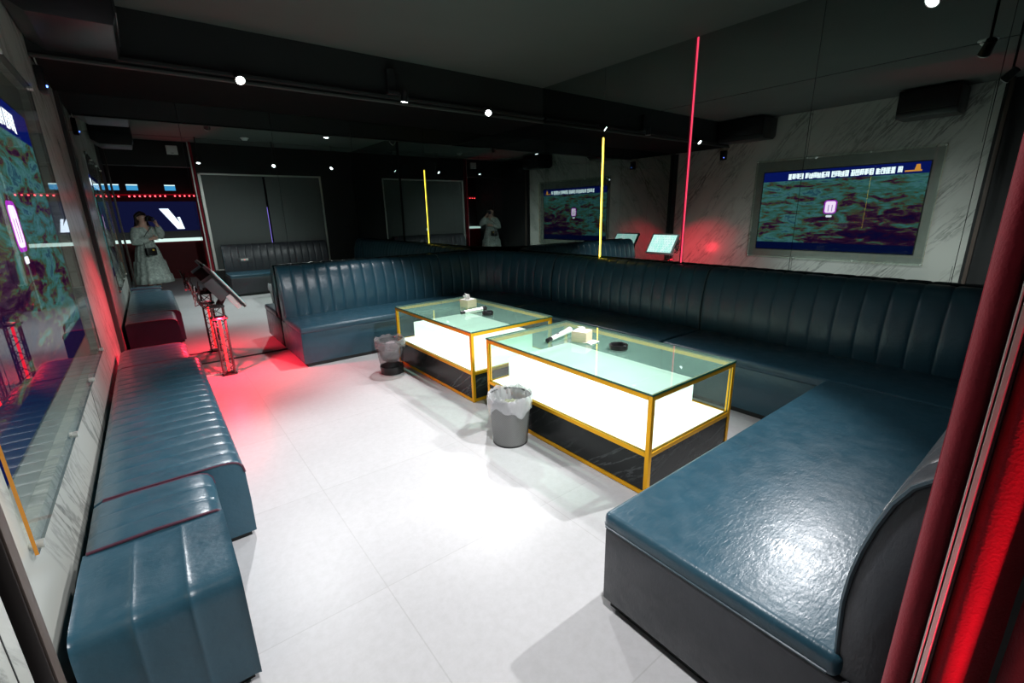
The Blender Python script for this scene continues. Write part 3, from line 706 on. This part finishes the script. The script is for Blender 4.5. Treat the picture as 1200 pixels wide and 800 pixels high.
br_.inputs['Scale'].default_value = 9; Lk_.new(tc.outputs['Object'], br_.inputs['Vector']); em_ = N.new('ShaderNodeEmission'); em_.inputs[1].default_value = 2.4; Lk_.new(br_.outputs[0], em_.inputs[0]); ou = N.new('ShaderNodeOutputMaterial'); Lk_.new(em_.outputs[0], ou.inputs[0])
kbox(.03, Lk-.03, .0125, .0145, yk0+.03, yk1-.03, 0).build('screen', sm, ks)
kbox(.16, Lk-.06, -.13, -.02, yk0+.03, yk0+.30).build('controller_box', M['gplastic'], ks)
kbox(.02, .17, -.07, -.022, yk0+.02, yk1-.05, .003).build('white_tray', M['wplastic'], ks)
MB().cyl((.43, 5.2, .702), (.50, 5.25, .80), .03, n=14).build('neck', M['bplastic'], ks)
for k in range(7):
    r_ = random.Random(k); pts = []
    a = Vector((.40+r_.uniform(-.05, .05), 5.08+r_.uniform(0, .1), .70)); c = Vector((.27+r_.uniform(-.06, .05), 5.05+r_.uniform(0, .15), .90+r_.uniform(-.06, .08)))
    for q in range(9):
        u = q/8; p = a.lerp(c, u)+Vector((-.05*math.sin(u*math.pi)*r_.uniform(.6, 1.4), .02*math.sin(u*7+k), -.05*math.sin(u*math.pi)*r_.uniform(.4, 1.6)))
        pts.append(p)
    MB().tube(pts, .0055, 6).build('cable', M['bplastic'] if k % 2 else M['dchrome'], ks)
fc = MB(); fc.tube([(.36, 5.22, .008), (.22, 5.24, .008), (.08, 5.20, .008), (-.02, 5.16, .008)], .007, 8)
tag(fc.build('floor_cable', M['wplastic']), 'pale cable on the floor running to the truss stand', 'cable')

# ------------------------------------------------------------------ doorway: post, velvet curtain with metal strips
dp = thing('door_post', 'dark brown door post close to the camera by the marble wall', 'post', (-.31, 1.12, 0))
MB().box(-.326, -.301, 1.10, 1.147, 0, H-.001, .002).build('post', M['jamb'], dp)
MB().box(-.3025, -.297, 1.104, 1.143, .02, H-.02, .001).build('lit_side_face', mat('lit_side_brown', (.09, .065, .052), .5), dp)  # side face coloured lighter brown for the light falling on it
cv = thing('velvet_curtain', 'red velvet padded curtain with two metal strips at the edge of the doorway', 'curtain', (.97, 0, 0))
m = MB(); rows = []
for z in [i*H/14 for i in range(15)]:
    zz = min(H-.002, z); r = []
    for k in range(13):
        a = -.3+k*(math.pi+.3)/12
        r.append((.985-.036*math.sin(max(0, min(math.pi, a)))-.004*math.sin(z*4), .083-.021*math.cos(max(0, min(math.pi, a)))*-1 if False else .083+.021*math.cos(math.pi-max(0, min(math.pi, a)))*-1, zz))
    r += [(.99, .058, zz), (.99, .106, zz)]
    rows.append(r)
vv = m.grid(rows, closed_u=True); m.cap(vv[0]); m.cap(vv[-1][::-1]); m.build('padded_edge', M['velvet'], cv)
for y0, y1 in ((.0595, .0625), (.0505, .0575)): MB().box(.930, .985, y0, y1, 0.002, H-.004, .0008).build('metal_strip', M['steel'], cv, smooth=False)
MB().box(.952, .988, .047, .0645, 0, H-.003).build('strip_bed', M['bplastic'], cv, smooth=False)
m = MB(); rows = []
for z in [i*H/20 for i in range(21)]:
    zz = min(H-.002, z); r = []
    for k in range(40):
        u = k/39; y = .046-u*.40
        fold = .028*math.sin(u*26+.35*math.sin(z*1.7))+.010*math.sin(u*57+z)
        r.append((.958-.012*math.sin(min(1, u*12)*math.pi)-fold*min(1, u*7), y, zz))
    r += [(.992, -.354, zz), (.992, .046, zz)]
    rows.append(r)
vv = m.grid(rows, closed_u=True); m.cap(vv[0]); m.cap(vv[-1][::-1]); m.build('hanging_folds', M['velvet'], cv, ang=80)

# ------------------------------------------------------------------ the hall behind the doorway (seen in the mirrors)
struct(MB().box(-2.2, XR+.1, -4.3, -4.2, 0, H).build('wall_hall', mat('hall_wall', (.012, .006, .008), .6), smooth=False))
struct(MB().box(-2.3, -2.2, -5.2, YF+.1, 0, H).build('wall_hall_side', M['black'], smooth=False))
eb = thing('wall_box', 'small square white box high on the doorway wall, seen in the far mirror', 'box', (.68, YB+.03, 2.72))
MB().box(.59, .77, YB+.001, YB+.05, 2.72, 2.88, .006).build('case', M['wplastic'], eb)
MB().box(.66, .70, YB+.049, YB+.053, 2.74, 2.75).build('label_bar', M['gplastic'], eb, smooth=False)
hs = thing('hall_screen', 'large blue hall screen with a white slanting stroke, seen in the mirror', 'screen', (.6, -4.15, 1.2))
MB().box(-.9, 1.5, -4.198, -4.15, 1.22, 1.98, .01).build('panel', emis('hall_blue', (.012, .014, .075), 1.0), hs, smooth=False)
m = MB()
for poly in ([(.38, 1.80), (.58, 1.80), (.86, 1.27), (.70, 1.27)], [(.86, 1.27), (.80, 1.36), (.74, 1.58), (.80, 1.58)]):
    lo_ = [m.b.verts.new((x, -4.148, z)) for x, z in poly]; hi_ = [m.b.verts.new((x, -4.140, z)) for x, z in poly]
    m.b.faces.new(lo_); m.b.faces.new(hi_[::-1]); n = 4
    for i in range(n): m.b.faces.new((lo_[i], hi_[i], hi_[(i+1) % n], lo_[(i+1) % n]))
m.build('white_stroke', emis('hall_white', (.75, .8, 1), 4), hs, smooth=False)
bc = thing('bar_counter', 'hall bar counter with a bright white edge over a red front, seen in the mirror', 'counter', (.5, -3.9, 0))
MB().box(-2.0, 1.6, -4.1, -3.7, 0, .96).build('front', mat('red_front', (.22, .006, .012), .5), bc, smooth=False)
MB().box(-2.0, 1.6, -4.12, -3.68, .96, 1.03, .005).build('lit_edge', emis('bar_white', (.85, 1, .97), 2.2), bc, smooth=False)
for i, x in enumerate((-1.45, -.55, -.18, .60)):
    mo = thing('hall_monitor', ['blue hall monitor at the marble wall side of the row', 'second blue hall monitor from the marble wall side', 'third blue hall monitor from the marble wall side', 'blue hall monitor above the white stroke'][i], 'monitor', (x, -4.0, 2.25), 'small blue hall monitors')
    MB().box(x-.02, x+.24, -4.05, -4.0, 2.24, 2.40, .004).build('frame', M['bplastic'], mo, smooth=False)
    MB().box(x-.005, x+.225, -4.0, -3.997, 2.25, 2.36).build('screen', emis('monitor_blue', (.06, .35, .7), 2), mo, smooth=False)
    MB().box(x-.005, x+.225, -4.0, -3.996, 2.365, 2.39).build('title_bar', emis('monitor_white', (.7, .9, 1), 3), mo, smooth=False)
ls = thing('string_lights', 'string of small red lights across the hall, seen in the mirrors', 'string lights', (0, -3.95, 2.1))
MB().tube([(-2.0, -3.95, 2.11), (1.6, -3.95, 2.16)], .012, 6).build('wire', emis('red_wire', (.5, .0, .01), 1), ls)
for k in range(34):
    x = -1.95+k*.105
    if k % 9 in (7,): continue
    MB().ball((x, -3.95, 2.075+.05*(x+2)/3.6), .020, n=8).build('bulb', emis('string_red', (1, .06, .08), 12) if k == 0 else bpy.data.materials['string_red'], ls)
pl = thing('hall_light_bar', 'purple upright light bar in the hall showing between the blinds', 'light bar', (2.27, -.9, .9))
MB().box(2.18, 2.36, -.93, -.90, .85, 1.75, .005).build('diffuser', emis('purple_bar', (.35, .25, 1), 2.2), pl, smooth=False)
MB().box(2.15, 2.39, -.96, -.93, 0, 1.8, .005).build('backing', M['bplastic'], pl, smooth=False)
dl = thing('added_red_uplight', 'small added red uplight that brightens the velvet curtain from the hall side', 'added light', (.80, -.60, 0))
MB().lathe((.80, -.60, 0), [(.001, .006), (.032, .006), (.036, .05), (.048, .05), (.05, .0), (.001, 0)], 24).build('housing', M['bplastic'], dl)
MB().lathe((.80, -.60, 0), [(.001, .02), (.033, .02)], 20).build('lens', M['red_glow'], dl)
hl = bpy.data.lights.new('bulb', 'SPOT'); hl.energy = 170; hl.color = (1, .02, .06); hl.shadow_soft_size = .03; hl.spot_size = math.radians(50); hl.spot_blend = .7  # unseen light added to redden the curtain
ho = bpy.data.objects.new('bulb', hl); C.objects.link(ho); ho.parent = dl; ho.location = (0, 0, .055)
ho.rotation_euler = (Vector((1.0, -.06, 1.25))-Vector((.80, -.60, .05))).to_track_quat('-Z', 'Y').to_euler()

# ------------------------------------------------------------------ the photographer, seen only in the mirrors
FD = Vector((math.sin(YAW), math.cos(YAW), 0)); RD_ = Vector((math.cos(YAW), -math.sin(YAW), 0))
PB = FD*-.31+RD_*-.02+Vector((.16, 0, 0))                                   # standing spot
def L3(r, f, z): return PB+RD_*r+FD*f+Vector((0, 0, z))
M['skin'] = mat('skin', (.55, .33, .25), .5); M['hair'] = mat('dark_brown_hair', (.022, .012, .010), .45, 0, .4, 60, stretch=(1, 1, .2))
M['dress'] = mat('sage_floral_dress', (.40, .47, .43), .85, 0, .75, 26)
bt = thing('person', 'person in a long pale floral dress holding a camera up, seen mirrored', 'person', PB)
J = {}; V = []; E_ = []; R_ = []
def jt(n, p, r, par=None):
    J[n] = len(V); V.append(L3(*p)-PB); R_.append(r)
    if par: E_.append((J[par], J[n]))
jt('pelvis', (0, 0, .93), .135); jt('waist', (0, 0, 1.08), .115, 'pelvis'); jt('chest', (0, 0, 1.24), .125, 'waist'); jt('collar', (0, .01, 1.36), .09, 'chest')
jt('neck', (0, .025, 1.43), .050, 'collar'); jt('jaw', (0, .06, 1.495), .066, 'neck'); jt('face', (0, .055, 1.55), .084, 'jaw'); jt('skull', (0, .04, 1.605), .074, 'face')
for sd, n in ((1, 'r'), (-1, 'l')):
    jt(n+'sh', (.15*sd, 0, 1.345), .056, 'collar')
    if sd > 0: jt(n+'el', (.29, .07, 1.20), .042, n+'sh'); jt(n+'wr', (.15, .215, 1.405), .027, n+'el'); jt(n+'ha', (.105, .235, 1.455), .030, n+'wr')
    else: jt(n+'el', (-.24, .06, 1.10), .042, n+'sh'); jt(n+'wr', (-.05, .19, 1.15), .027, n+'el'); jt(n+'ha', (.02, .21, 1.165), .030, n+'wr')
    jt(n+'hip', (.085*sd, 0, .86), .092, 'pelvis'); jt(n+'kn', (.09*sd, .02, .48), .058, n+'hip'); jt(n+'ca', (.09*sd, -.01, .34), .054, n+'kn'); jt(n+'an', (.09*sd, 0, .09), .036, n+'ca'); jt(n+'to', (.10*sd, .13, .035), .030, n+'an')
# fingers: short chains rooted in the palms
def finger(root, p1, p2, p3, r=.0095):
    k = len(V)
    for p in (p1, p2, p3): V.append(L3(*p)-PB); R_.append(r)
    E_.append((J[root], k)); E_.append((k, k+1)); E_.append((k+1, k+2))
for k in range(4):
    z = 1.505-.021*k; finger('rha', (.098, .262, z), (.078, .285, z-.004), (.058, .282, z-.008), .0092-.0006*(k == 3))
    finger('lha', (.055, .222, 1.195-.02*k), (.085, .222, 1.197-.021*k), (.105, .214, 1.194-.021*k), .0090-.0006*(k == 3))
finger('rha', (.083, .215, 1.475), (.066, .217, 1.492), (.05, .222, 1.50), .0105)
finger('lha', (.025, .20, 1.205), (.042, .203, 1.222), (.056, .207, 1.232), .0105)
me = bpy.data.meshes.new('body'); me.from_pydata(V, E_, []); bo = bpy.data.objects.new('body', me); C.objects.link(bo); bo.parent = bt
me.materials.append(M['skin'])
sk = bo.modifiers.new('skin', 'SKIN'); sk.use_smooth_shade = True
for i, v in enumerate(me.skin_vertices[0].data): v.radius = (R_[i], R_[i]); v.use_root = (i == 0)
bo.modifiers.new('sub', 'SUBSURF').levels = 1; bo.modifiers['sub'].render_levels = 2
# face details
RF = Matrix((RD_, FD, Vector((0, 0, 1)))).transposed()
m = MB(); m.ball(L3(0, .142, 1.535), .014, (.8, 1.1, 1.5), 12, RF); m.build('nose', M['skin'], bt)
for sx in (-1, 1):
    MB().ball(L3(.032*sx, .128, 1.562), .011, (1.2, .6, .7), 12, RF).build('eye', M['wplastic'], bt)
    MB().ball(L3(.083*sx, .04, 1.55), .022, (.35, .8, 1.2), 12, RF).build('ear', M['skin'], bt)
MB().ball(L3(0, .130, 1.502), .018, (1.3, .4, .4), 12, RF).build('mouth', mat('lips', (.45, .10, .10), .4), bt)
# hair: cap and long waves over the shoulders
m = MB(); rows = []
for i in range(13):
    v = i/12; row = []
    for k in range(26):
        a = 2*math.pi*k/26; s_, c_ = math.sin(a), math.cos(a)
        z = 1.685-.46*v**1.25
        rad = .105*math.sin(min(1, v*3.2+.02)*math.pi/2)+.045*max(0, v-.35)
        wv = 1+.06*math.sin(5*a+9*v)+.05*math.sin(14*v+3*a)
        f = .03-rad*c_*wv; r = rad*s_*wv*1.08
        if v > .22: f = min(f, .055-.05*min(1, (v-.22)*3)*(1 if abs(s_) < .95 else .6))   # open at the face
        row.append(L3(r, f, z))
    rows.append(row)
vv = m.grid(rows, closed_u=True); m.cap(vv[0]); m.build('hair', M['hair'], bt, ang=80)
# dress: bodice, tiers, sleeves
m = MB(); rows = []
tiers = [(1.395, .085, .075), (1.37, .150, .095), (1.33, .172, .112), (1.24, .175, .13), (1.12, .158, .125), (1.05, .162, .13), (.98, .185, .155), (.86, .215, .185), (.74, .235, .205), (.73, .26, .23), (.58, .28, .25), (.46, .295, .265), (.45, .32, .29), (.30, .345, .315)]
for z, a_, b_ in tiers:
    row = []
    for k in range(64):
        a = 2*math.pi*k/64; fr = 1+(.045*math.sin(16*a+z*3)+.02*math.sin(9*a) if z < 1.0 else .004*math.sin(20*a))
        row.append(L3(a_*math.cos(a)*fr, b_*math.sin(a)*fr, z))
    rows.append(row)
m.grid(rows, closed_u=True); dr = m.build('dress', M['dress'], bt, ang=80); md = dr.modifiers.new('thick', 'SOLIDIFY'); md.thickness = .004
def sleeve(a, b_, c):
    m = MB(); pts = []; rr = []
    for i in range(7): t = i/6; pts.append(L3(*[a[q]+(b_[q]-a[q])*t for q in range(3)])); rr.append(.068+.022*math.sin(t*math.pi))
    for i in range(1, 7): t = i/6; pts.append(L3(*[b_[q]+(c[q]-b_[q])*t for q in range(3)])); rr.append(.068-.026*t+.018*math.sin(t*math.pi))
    m.tube(pts, rr, 16).build('sleeve', M['dress'], bt)
sleeve((.13, 0, 1.35), (.29, .07, 1.20), (.155, .205, 1.39)); sleeve((-.13, 0, 1.35), (-.24, .06, 1.10), (-.06, .185, 1.148))
for sx in (-1, 1):
    m = MB(); m.ball(L3(.10*sx, .065, .036), .055, (.75, 2.0, .62), 16, RF)
    for v in m.b.verts: v.co.z = max(.001, v.co.z)
    m.build('shoe', M['bplastic'], bt)
# camera held to the eye, just behind the viewpoint
pc = thing('handheld_camera', 'black camera held up by the person in the floral dress', 'camera', FD*-.10+Vector((.16, 0, 1.46)))
CR = Matrix((rt, up, -fw)).transposed()
def cpt(x, y, z): return Vector((.16, 0, 1.5))+rt*x+up*y-fw*z
MB().obox(cpt(.015, -.002, .125), (.135, .088, .05), CR, .008).build('body', M['bplastic'], pc)
MB().obox(cpt(0, .05, .125), (.052, .026, .046), CR, .006).build('viewfinder_hump', M['bplastic'], pc)
MB().obox(cpt(.072, -.004, .095), (.026, .08, .03), CR, .008).build('grip', M['gplastic'], pc)
m = MB(); m.cyl(cpt(0, 0, .10), cpt(0, 0, .035), .036, .034, 28); m.build('lens_barrel', M['bplastic'], pc)
m = MB(); m.cyl(cpt(0, 0, .062), cpt(0, 0, .052), .0365, .0365, 28); m.build('red_ring', M['redpipe'], pc)
m = MB(); m.cyl(cpt(0, 0, .0348), cpt(0, 0, .0335), .028, .028, 28); m.build('front_glass', mat('front_glass', (.02, .02, .04), .03), pc)
hb = thing('shoulder_bag', 'small black shoulder bag with a yellow charm at the hip of the person', 'bag', L3(-.10, .215, .84))
MB().obox(L3(-.10, .225, .92), (.20, .06, .15), RF, .015).build('pouch', M['bplastic'], hb)
MB().tube([L3(-.19, .22, .985), L3(-.16, .16, 1.15), L3(-.05, .145, 1.27), L3(.09, .105, 1.365), L3(.115, .0, 1.405)], .006, 6).build('strap', M['bplastic'], hb)
MB().ball(L3(-.08, .265, .95), .02, (1, .6, 1), 10).build('charm', mat('yellow_charm', (.8, .55, .05), .4), hb)
